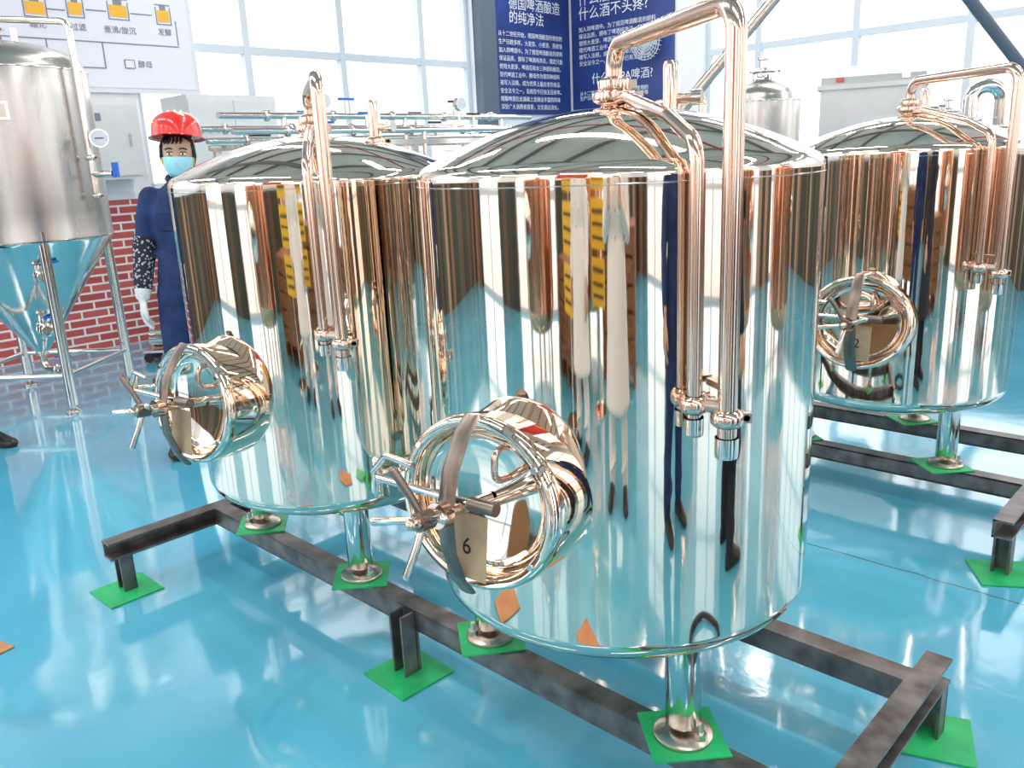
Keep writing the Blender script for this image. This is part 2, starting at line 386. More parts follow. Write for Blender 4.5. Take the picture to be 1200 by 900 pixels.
# ---------------------------------------------------------------- brewing tank
RT = .433
def clampring(mb, c, d, r, m=M_steel):
    M = zdir(c, d)
    mb.lathe([(r*.62, -.016), (r*.8, -.014), (r, -.008), (r*1.02, 0), (r, .008), (r*.8, .014), (r*.62, .016)], m, M, 28)
    a = M @ Vector((r*1.15, -.006, 0)); b_ = M @ Vector((r*1.15, .03, 0))
    mb.cyl(a, b_, .006, M_hard, 10); mb.box(M @ Vector((r*1.15, 0, 0)), (.018, .012, .018), M_hard)
TH = math.radians(38); PH = math.radians(7)
MN = Vector((-math.sin(TH)*math.cos(PH), -math.cos(TH)*math.cos(PH), math.sin(PH)))   # manway axis, tipped slightly up
MT = Vector((math.cos(TH), -math.sin(TH), 0)); MU = MN.cross(MT)
if MU.z < 0: MU = -MU
MO = Vector((0, 0, .800-.54*math.sin(PH)))
def tank_mesh():
    mb = MB()
    def dish(R, k, H, n=14):
        out = []
        rc = R-k
        th = min(math.atan2(2*(H-k*.45), rc), 1.0)
        for i in range(n+1):
            a = (math.pi/2-th)*i/n
            out.append((rc+k*math.cos(a), k*math.sin(a)))
        r0, h0 = out[-1]
        for i in range(1, n+1):
            f = 1-i/n
            out.append((r0*f, h0+(math.tan(th)*r0/2)*(1-f*f)))
        return out
    top = dish(RT, .035, .13); bot = dish(RT, .085, .13)
    bz, tz = .485, 1.385
    sH = .135/top[-1][1]; sB = .126/bot[-1][1]
    prof = [(max(r, 0), bz-h*sB) for r, h in reversed(bot)]
    prof += [(RT, bz+.002), (RT, bz+.01)] + [(RT, bz+.01+(tz-bz-.02)*i/12) for i in range(1, 13)] + [(RT, tz-.002)]
    prof += [(r, tz+h*sH) for r, h in top]
    mb.lathe(prof, M_tank, seg=160)
    az = tz+.135
    mb.tube([((RT+.0002)*math.cos(a), (RT+.0002)*math.sin(a), tz-.012) for a in [i*math.pi/80 for i in range(160)]], .0014, M_steel, 6, closed=True)
    for deg in (-75, 165, 45):
        a = math.radians(deg); x, y = .345*math.cos(a), .345*math.sin(a)
        T = Matrix.Translation((x, y, 0))
        mb.lathe([(0, .235), (.034, .235), (.038, .24), (.038, .47)], M_steel, T, 32)
        mb.lathe([(0, .245), (.012, .245), (.012, .225), (.03, .222), (.06, .216), (.064, .212), (.064, .2062), (0, .2062)], M_hard, T, 32)
        bx, by = x+.046*math.cos(a+.5), y+.046*math.sin(a+.5)
        mb.cyl((bx, by, .21), (bx, by, .252), .006, M_bolt, 10); mb.cyl((bx, by, .214), (bx, by, .230), .013, M_bolt, 6)
    # manway (frame: x lateral, y up, z outward)
    M = frameM(MO, MT, MU, MN)
    Me = M @ Matrix.Diagonal((1.10, .985, 1, 1))
    mb.lathe([(.158, .36), (.160, .395), (.162, .41), (.165, .43), (.168, .46), (.171, .512), (.171, .526), (.168, .536), (.161, .541), (.153, .540), (.147, .534), (.145, .522), (.144, .50),
              (.139, .498), (.135, .505), (.129, .508), (.123, .503), (.117, .500), (.08, .490), (.04, .486), (0, .485)], M_tank, Me, 96)
    def G(x, y, z): return M @ Vector((x, y, z))
    ypts = [G(0, -.170, .548), G(0, -.14, .575), G(0, -.075, .606), G(0, 0, .618), G(0, .075, .606), G(0, .14, .575), G(0, .170, .548)]
    mb.tube(ypts, .020, M_bar, 8, flat=(.32, 1.0), up=MN)
    mb.cyl(G(0, 0, .49), G(0, 0, .70), .011, M_steel)
    mb.cyl(G(0, 0, .618), G(0, 0, .642), .024, M_pipe); mb.cyl(G(0, 0, .658), G(0, 0, .690), .018, M_bar)
    mb.capsule([G(0, 0, .693), G(0, 0, .706)], [.014, .011], M_pipe)
    for a in (120, 190, 262, 20):
        ar = math.radians(a); d = (math.cos(ar), math.sin(ar)); ln = .10 if a != 20 else .075
        mb.capsule([G(0, 0, .672), G(d[0]*.05, d[1]*.05, .684), G(d[0]*ln, d[1]*ln, .70)], [.0072, .0072, .0085], M_steel if a != 120 else M_bar, 12)
    mb.capsule([G(-.222, .048, .575), G(-.222, -.012, .575)], [.011, .011], M_steel)
    mb.tube(fillet([G(-.182, .02, .50), G(-.222, .02, .53), G(-.222, .02, .59), G(.05, .022, .596)], .03), .0075, M_steel, 14)
    mb.cyl(G(.04, .022, .596), G(.10, .022, .596), .013, M_bar); mb.cyl(G(.07, .022, .596), G(.07, .022, .49), .008, M_steel)
    mb.box((-.195, .02, .50), (.03, .05, .05), M_steel, M=M)
    mb.tube(fillet([G(-.222, .03, .585), G(-.17, .075, .60), G(-.09, .07, .61)], .03), .007, M_steel, 12)
    mb.tube(fillet([G(.045, .05, .49), G(.045, .05, .535), G(.045, .11, .535), G(.045, .11, .49)], .02), .007, M_pipe, 12)
    for a in (35, 145, 215, 325):
        ar = math.radians(a); mb.cyl(G(.156*math.cos(ar)*1.09, .156*math.sin(ar), .535), G(.156*math.cos(ar)*1.09, .156*math.sin(ar), .545), .006, M_steel, 10)
    mb.box((.015, -.070, .572), (.094, .125, .0015), M_card, M=M)
    mb.tube([G(.015, -.005, .572), G(.015, .03, .596)], .0015, M_card, 6)
    # top port and pipe arm
    mb.lathe([(.05, az-.012), (.03, az), (.026, az+.008), (.026, az+.03)], M_tank, seg=28)
    clampring(mb, (0, 0, az+.022), (0, 0, 1), .046, M_pipe); clampring(mb, (0, 0, az+.046), (0, 0, 1), .034, M_pipe)
    ps = math.radians(15); d1 = Vector((math.sin(ps), -math.cos(ps), 0))
    mb.tube(fillet([(0, 0, az+.02), (0, 0, 1.645), tuple(d1*.5+Vector((0, 0, 1.645))), tuple(d1*.5+Vector((0, 0, .90)))], .05, 10), .0172, M_pipe, 28)
    mb.lathe([(0, .893), (.020, .893), (.021, .90), (.021, .93)], M_steel, Matrix.Translation(d1*.5), 24)
    clampring(mb, d1*.5+Vector((0, 0, .965)), (0, 0, 1), .029, M_pipe)
    p2 = math.radians(9.5); d2 = Vector((math.sin(p2), -math.cos(p2), 0))
    z_ = lambda v, z: tuple(v+Vector((0, 0, z)))
    mb.tube(fillet([z_(d2*.0, az+.012), z_(d2*.09, az+.014), z_(d2*.33, 1.485), z_(d2*.462, 1.435), z_(d2*.462, .955)], .05, 8), .0125, M_pipe, 24)
    clampring(mb, d2*.462+Vector((0, 0, .985)), (0, 0, 1), .025, M_pipe)
    mb.cyl(z_(d2*.462, .985), z_(d1*.5, .985), .012, M_hard); mb.cyl(z_(d2*.43, .985), z_(d2*.47, .985), .012, M_hard)
    mb.lathe([(0, .93), (.016, .93), (.017, .96)], M_steel, Matrix.Translation(d2*.462), 24)
    mb.box(z_(d1*.47, 1.02), (.02, .06, .012), M_hard, rot=ps)
    T = Matrix.Translation((.165, .215, 0))
    mb.lathe([(.03, 1.44), (.022, 1.475), (.020, 1.50), (.020, 1.62), (.016, 1.63), (0, 1.632)], M_pipe, T, 24)
    clampring(mb, (.165, .215, 1.50), (0, 0, 1), .036, M_pipe)
    mb.cyl((.165, .215, 1.545), (.21, .19, 1.545), .012, M_pipe); mb.cyl((.21, .19, 1.545), (.23, .18, 1.545), .018, M_steel)
    return mb.mesh('brewing_tank', 40)
TM = tank_mesh()
for (s, q), num in (((-1.135, 1.525), '6'), ((-2.285, 1.525), None), ((-1.215, 3.525), '2'), ((-2.385, 3.505), None)):
    o = put('stainless_brewing_tank', TM, Matrix.Translation(P(s, q)))
    if num: text('tag_number', num, .045, M_ink, frameM(MO + MN*.5730 + MT*.015 - MU*.085, MT, MU, MN), o, 'CENTER')

# ---------------------------------------------------------------- base frame
def channel(mb, a, b, top=.2, w=.06, h=.065, side=1):
    a = Vector((*a, 0)); b = Vector((*b, 0)); d = b-a; L = d.length; ang = math.atan2(d.y, d.x); c = (a+b)/2
    R = Matrix.Translation((c.x, c.y, 0)) @ Matrix.Rotation(ang, 4, 'Z')
    mb.box((0, 0, top-.004), (L, w, .008), M_mill, M=R); mb.box((0, 0, top-h+.004), (L, w, .008), M_mill, M=R)
    mb.box((0, side*(w/2-.004), top-h/2), (L, .008, h-.002), M_mill, M=R)
def frame_mesh():
    mb = MB()
    sL, sR = -1.19, 1.19; q1, q2 = -.178, .352
    channel(mb, (sL+.03, q1), (sR-.03, q1), side=-1); channel(mb, (sL+.03, q2), (sR-.03, q2), side=-1)
    channel(mb, (sL, -.60), (sL, q2+.10), side=1); channel(mb, (sR, -.60), (sR, q2+.12), top=.206, side=1)
    posts = [(sL, -.55), (sR, -.55), (sL, q2+.07), (sR, q2+.09), (-.02, q1-.045), (-.02, q2-.045)]
    for i, (x, y) in enumerate(posts):
        ht = .138 if i < 4 else .195
        mb.box((x, y+.02, ht/2+.003), (.056, .008, ht-.006), M_mill)
        for sx in (-1, 1): mb.box((x+sx*.024, y-(.012 if i > 3 else 0), ht/2+.003), (.008, .045, ht-.006), M_mill)
        mb.box((x+.01, y-.01, .0035), (.185, .185, .005), M_green, rot=.25+.3*math.sin(x*9+y*5))
    for s in (-.575, .575):
        for deg in (-75, 165, 45):
            a = math.radians(deg); v = ROOM.inverted() @ Vector((.345*math.cos(a), .345*math.sin(a), 0))
            mb.box((v.x+s, v.y, .2030), (.165, .165, .004), M_green, rot=.785+.12*math.sin(deg))
    return mb.mesh('steel_base_frame')
FM = frame_mesh()
put('steel_base_frame', FM, ROOM @ Matrix.Translation((-1.71, 1.525, 0)))
put('steel_base_frame', FM, ROOM @ Matrix.Translation((-1.80, 3.515, 0)))

# ---------------------------------------------------------------- conical fermenter (left)
def fermenter(name, loc, R, zc0, zc1, zrim, ztop, rz=0, detail=True, shell=M_brush):
    mb = MB()
    mb.lathe([(0, zc0-.03), (.04, zc0-.03), (.04, zc0), (.05, zc0+.01)], M_steel, seg=32)
    mb.lathe([(.04, zc0)] + [(.045+(R-.055)*i/10, zc0+(zc1-zc0-.02)*i/10) for i in range(11)] + [(R-.002, zc1-.008), (R, zc1)], M_steel if detail else shell, seg=96)
    H = ztop-zrim
    mb.lathe([(R, zc1), (R+.001, zc1+.005)] + [(R, zc1+.01+(zrim-zc1-.02)*i/6) for i in range(7)] + [(R-.004, zrim+.006), (R-.015, zrim+.022)] + [((R-.015)*math.cos(i*math.pi/28), zrim+.022+(H-.022)*math.sin(i*math.pi/28)) for i in range(1, 15)], shell, seg=96)
    for z in (zc1+.0, zrim-.01): mb.tube([((R+.001)*math.cos(a), (R+.001)*math.sin(a), z) for a in [i*math.pi/48 for i in range(96)]], .005, M_steel, 6, closed=True)
    mb.lathe([(.10, ztop-.02), (.085, ztop), (.085, ztop+.05), (.10, ztop+.055), (.10, ztop+.075), (.06, ztop+.09), (.035, ztop+.095), (.035, ztop+.15), (.05, ztop+.155), (.05, ztop+.175), (0, ztop+.18)], M_steel, seg=32)
    clampring(mb, (0, 0, ztop+.065), (0, 0, 1), .11)
    for k in range(4):
        a = math.radians(-48+90*k)
        x, y = (R-.02)*math.cos(a), (R-.02)*math.sin(a)
        mb.cyl((x, y, .05), (x*.98, y*.98, zc1+.06), .032, M_steel); mb.lathe([(0, 0.002), (.05, .002), (.05, .012), (.014, .03), (.014, .06)], M_steel, Matrix.Translation((x, y, 0)), 20)
        a2 = a+math.pi/2; mb.cyl((x, y, .24), ((R-.02)*math.cos(a2), (R-.02)*math.sin(a2), .24), .017, M_steel, 14)
    if detail:
        a = math.radians(-62); T = Matrix.Translation((R*math.cos(a), R*math.sin(a), zrim-.26)) @ Matrix.Rotation(a, 4, 'Z')
        mb.box((.008, 0, 0), (.02, .16, .10), M_steel, M=T); mb.box((.019, 0, 0), (.003, .13, .075), M_hard, M=T)
        a = math.radians(-12); dx = Vector((math.cos(a), math.sin(a), 0))
        mb.tube(fillet([(0.0, 0, ztop+.12), tuple(dx*.1+Vector((0, 0, ztop+.12))), tuple(dx*(R+.06)+Vector((0, 0, ztop+.07))), tuple(dx*(R+.06)+Vector((0, 0, 1.32)))], .06), .02, M_steel)
        for z in (1.32, 1.55): clampring(mb, dx*(R+.06)+Vector((0, 0, z)), (0, 0, 1), .032)
        g = dx*(R+.14)+Vector((0, 0, 1.66)); f = Vector((.45, -.9, 0)).normalized()
        mb.cyl(dx*(R+.06)+Vector((0, 0, 1.66)), g, .01, M_steel, 10)
        mb.cyl(g, g+f*.035, .055, M_steel, 28); mb.cyl(g+f*.03, g+f*.0365, .047, M_board, 28); mb.box(g+f*.037, (.05, .002, .006), M_ink, rot=math.atan2(-f.x, f.y)+math.pi)
        mb.cyl(dx*(R+.06)+Vector((0, 0, 1.45)), dx*(R+.20)+Vector((0, 0, 1.45)), .02, M_steel); mb.box(dx*(R+.22)+Vector((0, 0, 1.47)), (.03, .03, .09), M_bluep)
        for z, aa, sc_ in ((.86, -52, 1.0), (.50, -50, 1.2)):
            a = math.radians(aa); rr = .04+(R-.05)*(z-zc0)/(zc1-zc0); d = Vector((math.cos(a), math.sin(a), 0))
            c = d*rr+Vector((0, 0, z)); mb.cyl(c-d*.04, c+d*.09*sc_, .022*sc_, M_steel); clampring(mb, c+d*.03, d, .038*sc_); clampring(mb, c+d*.09*sc_, d, .038*sc_)
            mb.capsule([c+d*.06, c+d*.06+Vector((.0, 0, .07))], [.008, .008], M_steel); mb.capsule([c+d*.06+Vector((0, 0, .07)), c+d*.06+Vector((.09, .05, .085))], [.008, .009], M_bluep)
        mb.tube(fillet([(0, 0, zc0), (0, 0, zc0-.12), (.28, -.18, zc0-.12)], .05), .022, M_steel)
        clampring(mb, (.13, -.083, zc0-.12), (.28, -.18, 0), .04); mb.capsule([(.20, -.13, zc0-.12), (.20, -.13, zc0-.03)], [.01, .01], M_steel)
        mb.box((.20, -.13, zc0-.02), (.10, .02, .012), M_bluep)
        mb.cyl((-.28, -.1, zrim+.10), (-.28, -.1, ztop+.10), .03, M_steel); mb.cyl((.25, -.1, zrim+.10), (.25, -.1, ztop+.05), .02, M_steel)
    return mb.obj(name, Matrix.Translation(loc) @ Matrix.Rotation(rz, 4, 'Z'))
fermenter('conical_fermenter', (-3.13, 5.5, 0), .55, .33, 1.07, 2.08, 2.26)
fermenter('stainless_storage_tank', (2.16, 7.2, 0), .30, .45, .85, 1.80, 1.96, detail=False)
fermenter('stainless_storage_tank', (3.9, 7.6, 0), .34, .45, .85, 1.45, 1.60, detail=False)

# ---------------------------------------------------------------- background equipment
mb = MB(); mb.box((0, 0, 1.04), (.45, .78, 1.98), M_cab); mb.box((0, 0, .03), (.43, .74, .06), M_ink)
for y in (-.195, .195): mb.box((.228, y, 1.05), (.012, .375, 1.88), M_cab)
mb.box((.236, -.02, 1.1), (.015, .02, .12), M_steel)
for k in range(4): mb.cyl((.23, -.3+k*.07, 1.75), (.25, -.3+k*.07, 1.75), .014, (M_red, M_green, M_yellow, M_ink)[k], 12)
mb.box((.236, .2, 1.72), (.006, .22, .14), M_ink)
mb.obj('control_cabinet', ROOM @ Matrix.Translation((-6.78, 3.65, 0)))
mb = MB(); mb.box((0, 0, 0), (.26, .6, .62), M_cab); mb.box((.135, 0, 0), (.012, .54, .56), M_cab); mb.box((.145, .2, 0), (.012, .02, .1), M_steel); mb.box((.142, -.1, .18), (.004, .18, .06), M_grey)
mb.obj('wall_cabinet', ROOM @ Matrix.Translation((-7.36, 2.86, 1.72)))
mb = MB(); L = 2.6
for y in (0.05, L/2, L-.05):
    for x in (-.25, .25): mb.box((x, y, .80), (.04, .04, 1.6), M_steel)
for z in (.3, 1.58):
    for x in (-.25, .25): mb.box((x, L/2, z), (.035, L, .035), M_steel)
for x, z in ((-.25, 1.70), (-.08, 1.62), (.10, 1.76), (.25, 1.66)):
    mb.cyl((x, -.1, z), (x, L+.1, z), .021, M_steel)
    for k in range(5):
        y = .2+k*.5+x*.3; clampring(mb, (x, y, z), (0, 1, 0), .036)
        if k % 2: mb.cyl((x, y+.12, z), (x, y+.12, z+.10), .014, M_steel, 12); mb.box((x, y+.12, z+.11), (.02, .12, .014), M_bluep if k == 1 else M_rubber)
        else: mb.tube(fillet([(x, y+.12, z), (x, y+.12, z-.3), (x*.5, y+.12, z-.9)], .05), .018, M_steel, 14)
for y in (.55, 1.75): mb.cyl((.25, y, 1.68), (.25, y, 1.80), .01, M_steel, 8); mb.cyl((.25, y, 1.84), (.285, y, 1.84), .05, M_steel, 24); mb.cyl((.285, y, 1.84), (.288, y, 1.84), .042, M_board, 24)
mb.obj('pipe_manifold_skid', ROOM @ Matrix.Translation((ROOM.inverted() @ Vector((-1.70, 5.45, 0)))))
mb = MB()
for x in (-.3, .3):
    for y in (-.22, .22): mb.cyl((x, y, 0.002), (x, y, 1.0), .02, M_steel, 12)
mb.rings([[Vector((sx*a, sy*b, z)) for sx, sy in ((-1, -1), (1, -1), (1, 1), (-1, 1))] for z, a, b in ((.75, .1, .08), (1.15, .32, .24), (1.78, .32, .24))], M_satin, smooth=False)
mb.rings([[Vector((x, y, z)) for x, y in ((-.34, -.26), (.34, -.26), (.34, .26), (-.34, .26))] for z in (1.78, 1.81)], M_satin, smooth=False)
vs = [(-.32, -.24, 1.81), (.32, -.24, 1.81), (.32, .24, 1.81), (-.32, .24, 1.81), (-.32, -.20, 1.86), (.32, -.20, 1.86), (.32, .24, 1.96), (-.32, .24, 1.96)]
V = [mb.bm.verts.new(v) for v in vs]
for idx in ((0,1,5,4),(1,2,6,5),(2,3,7,6),(3,0,4,7),(4,5,6,7)): f = mb.bm.faces.new([V[i] for i in idx]); f.material_index = mb.mi(M_satin)
mb.box((0, -.25, 1.5), (.3, .012, .2), M_cab); mb.box((0, -.258, 1.5), (.2, .006, .1), M_grey)
for x in (-.2, .2): mb.box((x, -.22, 1.84), (.05, .03, .03), M_steel)
mb.obj('malt_hopper', Matrix.Translation((2.55, 6.0, 0)) @ Matrix.Rotation(ANG*.55, 4, 'Z'))
mb = MB()
mb.tube(fillet([(-.11, 0, .02), (-.11, 0, 1.78), (.11, 0, 1.78), (.11, 0, .9), (.5, 0, .9)], .10, 10), .05, M_steel, 24)
for z in (1.3, 1.55): clampring(mb, (-.11, 0, z), (0, 0, 1), .07); clampring(mb, (.11, 0, z-.05), (0, 0, 1), .07)
mb.box((-.26, 0, 1.52), (.14, .18, .16), M_cab); mb.cyl((-.26, 0, .002), (-.26, 0, 1.44), .02, M_steel)
mb.obj('u_bend_pipework', Matrix.Translation((3.42, 6.15, 0)))
mb = MB(); ap = Vector((2.12, 0, 2.85))
for e in ((-.42, 0, .04), (4.66, 0, .04)): mb.tube([ap, e], .034, M_col if e[0] > 0 else M_hard, 16); mb.box((e[0], 0, .012), (.2, .2, .02), M_mill)
mb.box((ap.x, .0, ap.z+.02), (.18, .12, .12), M_mill); mb.cyl((ap.x, 0, ap.z), (ap.x, 0, ap.z-.12), .015, M_mill)
mb.obj('a_frame_hoist', Matrix.Translation((.03, 5.2, 0)))
mb = MB(); mb.box((0, 0, .09), (.34, .2, .02), M_steel); mb.cyl((-.12, 0, .18), (.08, 0, .18), .07, M_steel); mb.cyl((.08, 0, .18), (.13, 0, .18), .09, M_steel); mb.cyl((.11, 0, .18), (.11, 0, .33), .02, M_steel)
for x in (-.13, .13):
    for y in (-.08, .08): mb.cyl((x, y-.012, .04), (x, y+.012, .04), .038, M_rubber, 18); mb.box((x, y, .07), (.02, .02, .05), M_steel)
mb.obj('transfer_pump', Matrix.Translation((-2.72, 6.55, 0)))
def scrap(name, loc, k, m, rz=0):
    mb = MB(); mb.rings([[Vector((v[0]*k, v[1]*k, z)) for v in ((-.08, -.03), (.05, -.05), (.09, .01), (.02, .05), (-.06, .04))] for z in (.002, .006)], m, smooth=False)
    mb.obj(name, Matrix.Translation(loc) @ Matrix.Rotation(rz, 4, 'Z'))
scrap('cardboard_scrap', (-1.70, 2.35, 0), 1, M_kraft)
scrap('cardboard_scrap', (-.20, .80, 0), 2.0, M_kraft, .6); scrap('cardboard_scrap', (-.95, 1.40, 0), 2.2, M_kraft, 1.6)  # both out of view, added so the tanks mirror orange blotches
scrap('reflection_green_mat', (.16, .90, 0), 1.5, M_green, .9)  # out of view, added as a green blotch in the tank reflection
mb = MB(); mb.tube([(.16*math.cos(a)*(1+.1*math.sin(3*a)), .14*math.sin(a), .014+.006*math.sin(a*.5)) for a in [i*math.pi/14 for i in range(52)]], .012, M_rubber, 8); mb.obj('reflection_coil', Matrix.Translation((.88, .92, 0)))  # out of view, added as a dark mark in the tank reflection

# ---------------------------------------------------------------- people
def voxel(o, size, it=5):
    m = o.modifiers.new('remesh', 'REMESH'); m.mode = 'VOXEL'; m.voxel_size = size; m.use_smooth_shade = True
    s = o.modifiers.new('smooth', 'SMOOTH'); s.factor = .5; s.iterations = it
def person(name, loc, rz, cloth, helmet=False, mask=False, glove=False, sleeve=None, foot=.12, coat=None, armraise=False, sc_=1.0, lean=0):
    root = put(name, None, Matrix.Translation(loc) @ Matrix.Rotation(math.radians(rz), 4, 'Z') @ Matrix.Rotation(math.radians(lean), 4, 'Y') @ Matrix.Scale(sc_, 4))
    mb = MB()
    mb.ell([(0, 0, .80, .10, .08), (0, 0, .86, .150, .11), (0, 0, .93, .165, .125), (0, 0, 1.0, .158, .118), (0, -.005, 1.09, .142, .11), (0, -.005, 1.2, .155, .118), (0, 0, 1.29, .168, .118), (0, .005, 1.36, .155, .10), (0, .01, 1.41, .105, .08), (0, .01, 1.455, .060, .062), (0, .005, 1.475, .055, .058)], cloth)
    for sx in (-1, 1):
        mb.capsule([(sx*.084, 0, .88), (sx*.092, -.01, .68), (sx*(.09+foot*.1), -.012, .48), (sx*(.09+foot*.3), .015, .28), (sx*(foot+.01), .02, .09)], [.092, .084, .068, .066, .062], cloth)
        for z, a0 in ((.58, .3), (.50, 2.0), (.22, 1.0), (.16, 3.2)):   # trouser folds
            cxx = sx*(.095 if z > .4 else .115); rr = .066
            mb.tube([(cxx+rr*math.cos(a0+t_), .0+rr*math.sin(a0+t_), z+.02*math.sin(t_*2)) for t_ in [i*.3 for i in range(10)]], .011, cloth, 6)
        if armraise: mb.capsule([(sx*.168, .005, 1.365), (sx*.215, -.03, 1.12), (sx*.10, -.22, 1.27)], [.058, .048, .036], cloth)
        else: mb.capsule([(sx*.158, .005, 1.365), (sx*.190, .018, 1.25), (sx*.215, .020, 1.10), (sx*.228, -.012, .98), (sx*.235, -.045, .875)], [.058, .055, .048, .043, .037], cloth)
    for k in range(7):
        z = .62+k*.11; a0 = k*2.1
        rx, ry = (.155, .118) if z > .85 else (.0, .0)
        if rx: mb.tube([(rx*math.cos(a0+t_), ry*math.sin(a0+t_), z+.03*math.sin(t_*2)) for t_ in [i*.2 for i in range(9)]], .011, cloth, 6)
    if coat: mb.ell([(0, .0, .42, .23, .19), (0, 0, .44, .232, .192), (0, 0, .7, .20, .165), (0, 0, .95, .18, .14), (0, 0, 1.1, .16, .125)], coat)
    o = mb.obj('body', None, root); voxel(o, .012, 4)
    mb = MB()
    mb.tube([(.066*math.cos(a), .01+.066*math.sin(a)-.006*(math.sin(a) < 0), 1.462-.02*math.sin(-a)) for a in [i*math.pi/12 for i in range(24)]], .013, cloth, 8, closed=True)
    mb.box((-.080, -.114, 1.25), (.09, .012, .09), cloth); mb.box((.080, -.114, 1.25), (.09, .012, .09), cloth)
    for z in (1.02, 1.12, 1.22, 1.32): mb.cyl((0, -.118, z), (0, -.124, z), .007, M_grey, 10)
    if helmet: mb.tube([(-.035, -.062, 1.455), (0, -.078, 1.425), (.035, -.062, 1.455)], .011, M_yellow, 8)
    mb.obj('collar_and_pockets', None, root)
    mb = MB(); mb.capsule([(0, .012, 1.43), (0, .002, 1.52)], [.052, .05], M_skin)
    mb.ell([(0, -.045, 1.462, .018, .022), (0, -.042, 1.470, .034, .042), (0, -.030, 1.490, .050, .062), (0, -.018, 1.52, .062, .078), (0, -.010, 1.55, .070, .088), (0, -.006, 1.58, .0745, .094), (0, -.002, 1.61, .076, .096), (0, 0, 1.64, .070, .088), (0, 0, 1.665, .052, .066), (0, 0, 1.68, .022, .028)], M_skin)
    mb.capsule([(0, -.098, 1.578), (0, -.112, 1.548), (0, -.112, 1.540)], [.008, .012, .012], M_skin)
    for sx in (-1, 1):
        mb.capsule([(sx*.077, .005, 1.585), (sx*.080, .008, 1.555)], [.015, .010], M_skin, flat=(1, .5), up=(0, 1, 0))
        mb.capsule([(sx*.045, -.082, 1.600), (sx*.015, -.096, 1.600)], [.006, .007], M_skin)
        mb.capsule([(sx*.02, -.094, 1.508), (0, -.099, 1.509)], [.006, .007], M_skin)
    o = mb.obj('head', None, root); voxel(o, .0045, 2)
    mb = MB()
    for sx in (-1, 1):
        mb.capsule([(sx*.038, -.0875, 1.580), (sx*.024, -.0935, 1.580)], [.0065, .007], M_eyew, 10)
        mb.lathe([(0, 0), (.0052, .0005), (.0055, -.003)], M_eyed, zdir((sx*.031, -.0985, 1.580), (0, -1, 0)), 12)
        mb.tube([(sx*.046, -.086, 1.586), (sx*.031, -.098, 1.590), (sx*.017, -.097, 1.585)], .0022, M_hair, 6)
        mb.tube([(sx*.052, -.083, 1.602), (sx*.035, -.096, 1.608), (sx*.016, -.101, 1.604)], .0035, M_hair, 6)
    if not mask: mb.capsule([(-.02, -.1025, 1.508), (0, -.106, 1.507), (.02, -.1025, 1.508)], [.003, .004, .003], M_red, 8)
    mb.obj('face_features', None, root)
    mb = MB()
    mb.ell([(0, .035, 1.49, .045, .045), (0, .03, 1.52, .070, .068), (0, .026, 1.56, .080, .074), (0, .022, 1.60, .083, .082), (0, .014, 1.64, .079, .086), (0, .008, 1.67, .062, .074), (0, .004, 1.695, .03, .04)], M_hair)
    for k in range(6):
        x = -.056+k*.016; mb.capsule([(x, -.066+abs(x)*.35, 1.656), (x*1.1, -.090+abs(x)*.45, 1.642), (x*1.2-.006, -.098+abs(x)*.5, 1.630)], [.009, .008, .003], M_hair, 8)
    for sx in (-1, 1): mb.capsule([(sx*.074, -.03, 1.62), (sx*.080, -.028, 1.57), (sx*.077, -.022, 1.535)], [.012, .010, .004], M_hair, 8)
    mb.obj('hair', None, root)
    if helmet:
        mb = MB(); seg = 40; rs = []; W_ = .122; D_ = .142; B = 1.662
        for z, k in ((0, 1.0), (.03, 1.0), (.058, .97), (.083, .88), (.102, .74), (.116, .55), (.124, .3), (.127, .05)):
            rs.append([Vector((W_*k*math.cos(a), .01+D_*k*math.sin(a), B+z+(.004 if abs(math.cos(a)) < .2 and k > .2 else 0))) for a in [2*math.pi*i/seg for i in range(seg)]])
        mb.rings(rs, M_helm, cap=True)
        rs = []
        for k, dz in ((.97, .006), (1.12, -.004), (1.13, -.008), (.97, -.002)):
            rs.append([Vector((W_*k*math.cos(a), .01+D_*k*math.sin(a)-(.030*max(0, -math.sin(a))**3 if k > 1 else 0), B+dz)) for a in [2*math.pi*i/seg for i in range(seg)]])
        mb.rings(rs, M_helm, cap=False, close=True)
        for x in (-.03, 0, .03): mb.tube([(x, .01-.127, B+.05), (x, -.085, B+.098), (x, 0, B+.132-abs(x)*.15), (x, .09, B+.102)], .006, M_helm, 8)
        mb.tube([(.08, 0, 1.65), (.076, -.03, 1.53), (.03, -.05, 1.462), (-.03, -.05, 1.462), (-.076, -.03, 1.53), (-.08, 0, 1.65)], .0035, M_yellow, 6)
        # tipped back a few degrees on the head
        mb.obj('safety_helmet', Matrix.Translation((0, .02, 1.65)) @ Matrix.Rotation(math.radians(-6), 4, 'X') @ Matrix.Translation((0, -.02, -1.65)), root)
    if mask:
        mb = MB(); rs = []
        for z, rx, ry, cy in ((1.468, .040, .055, -.042), (1.48, .052, .070, -.034), (1.50, .062, .086, -.024), (1.515, .067, .096, -.018), (1.53, .070, .103, -.014), (1.545, .072, .106, -.010), (1.556, .0735, .103, -.008), (1.563, .074, .099, -.006)):
            rs.append([Vector((rx*1.04*math.sin(a), cy-ry*1.04*math.cos(a)*(1+.05*math.cos(a)**8), z+.004*math.cos(a))) for a in [math.radians(-84+168*i/24) for i in range(25)]])
        R = [[mb.bm.verts.new(v) for v in r_] for r_ in rs]
        for a_, b_ in zip(R, R[1:]):
            for i in range(24): f = mb.bm.faces.new((a_[i], a_[i+1], b_[i+1], b_[i])); f.smooth = True; f.material_index = mb.mi(M_mask)
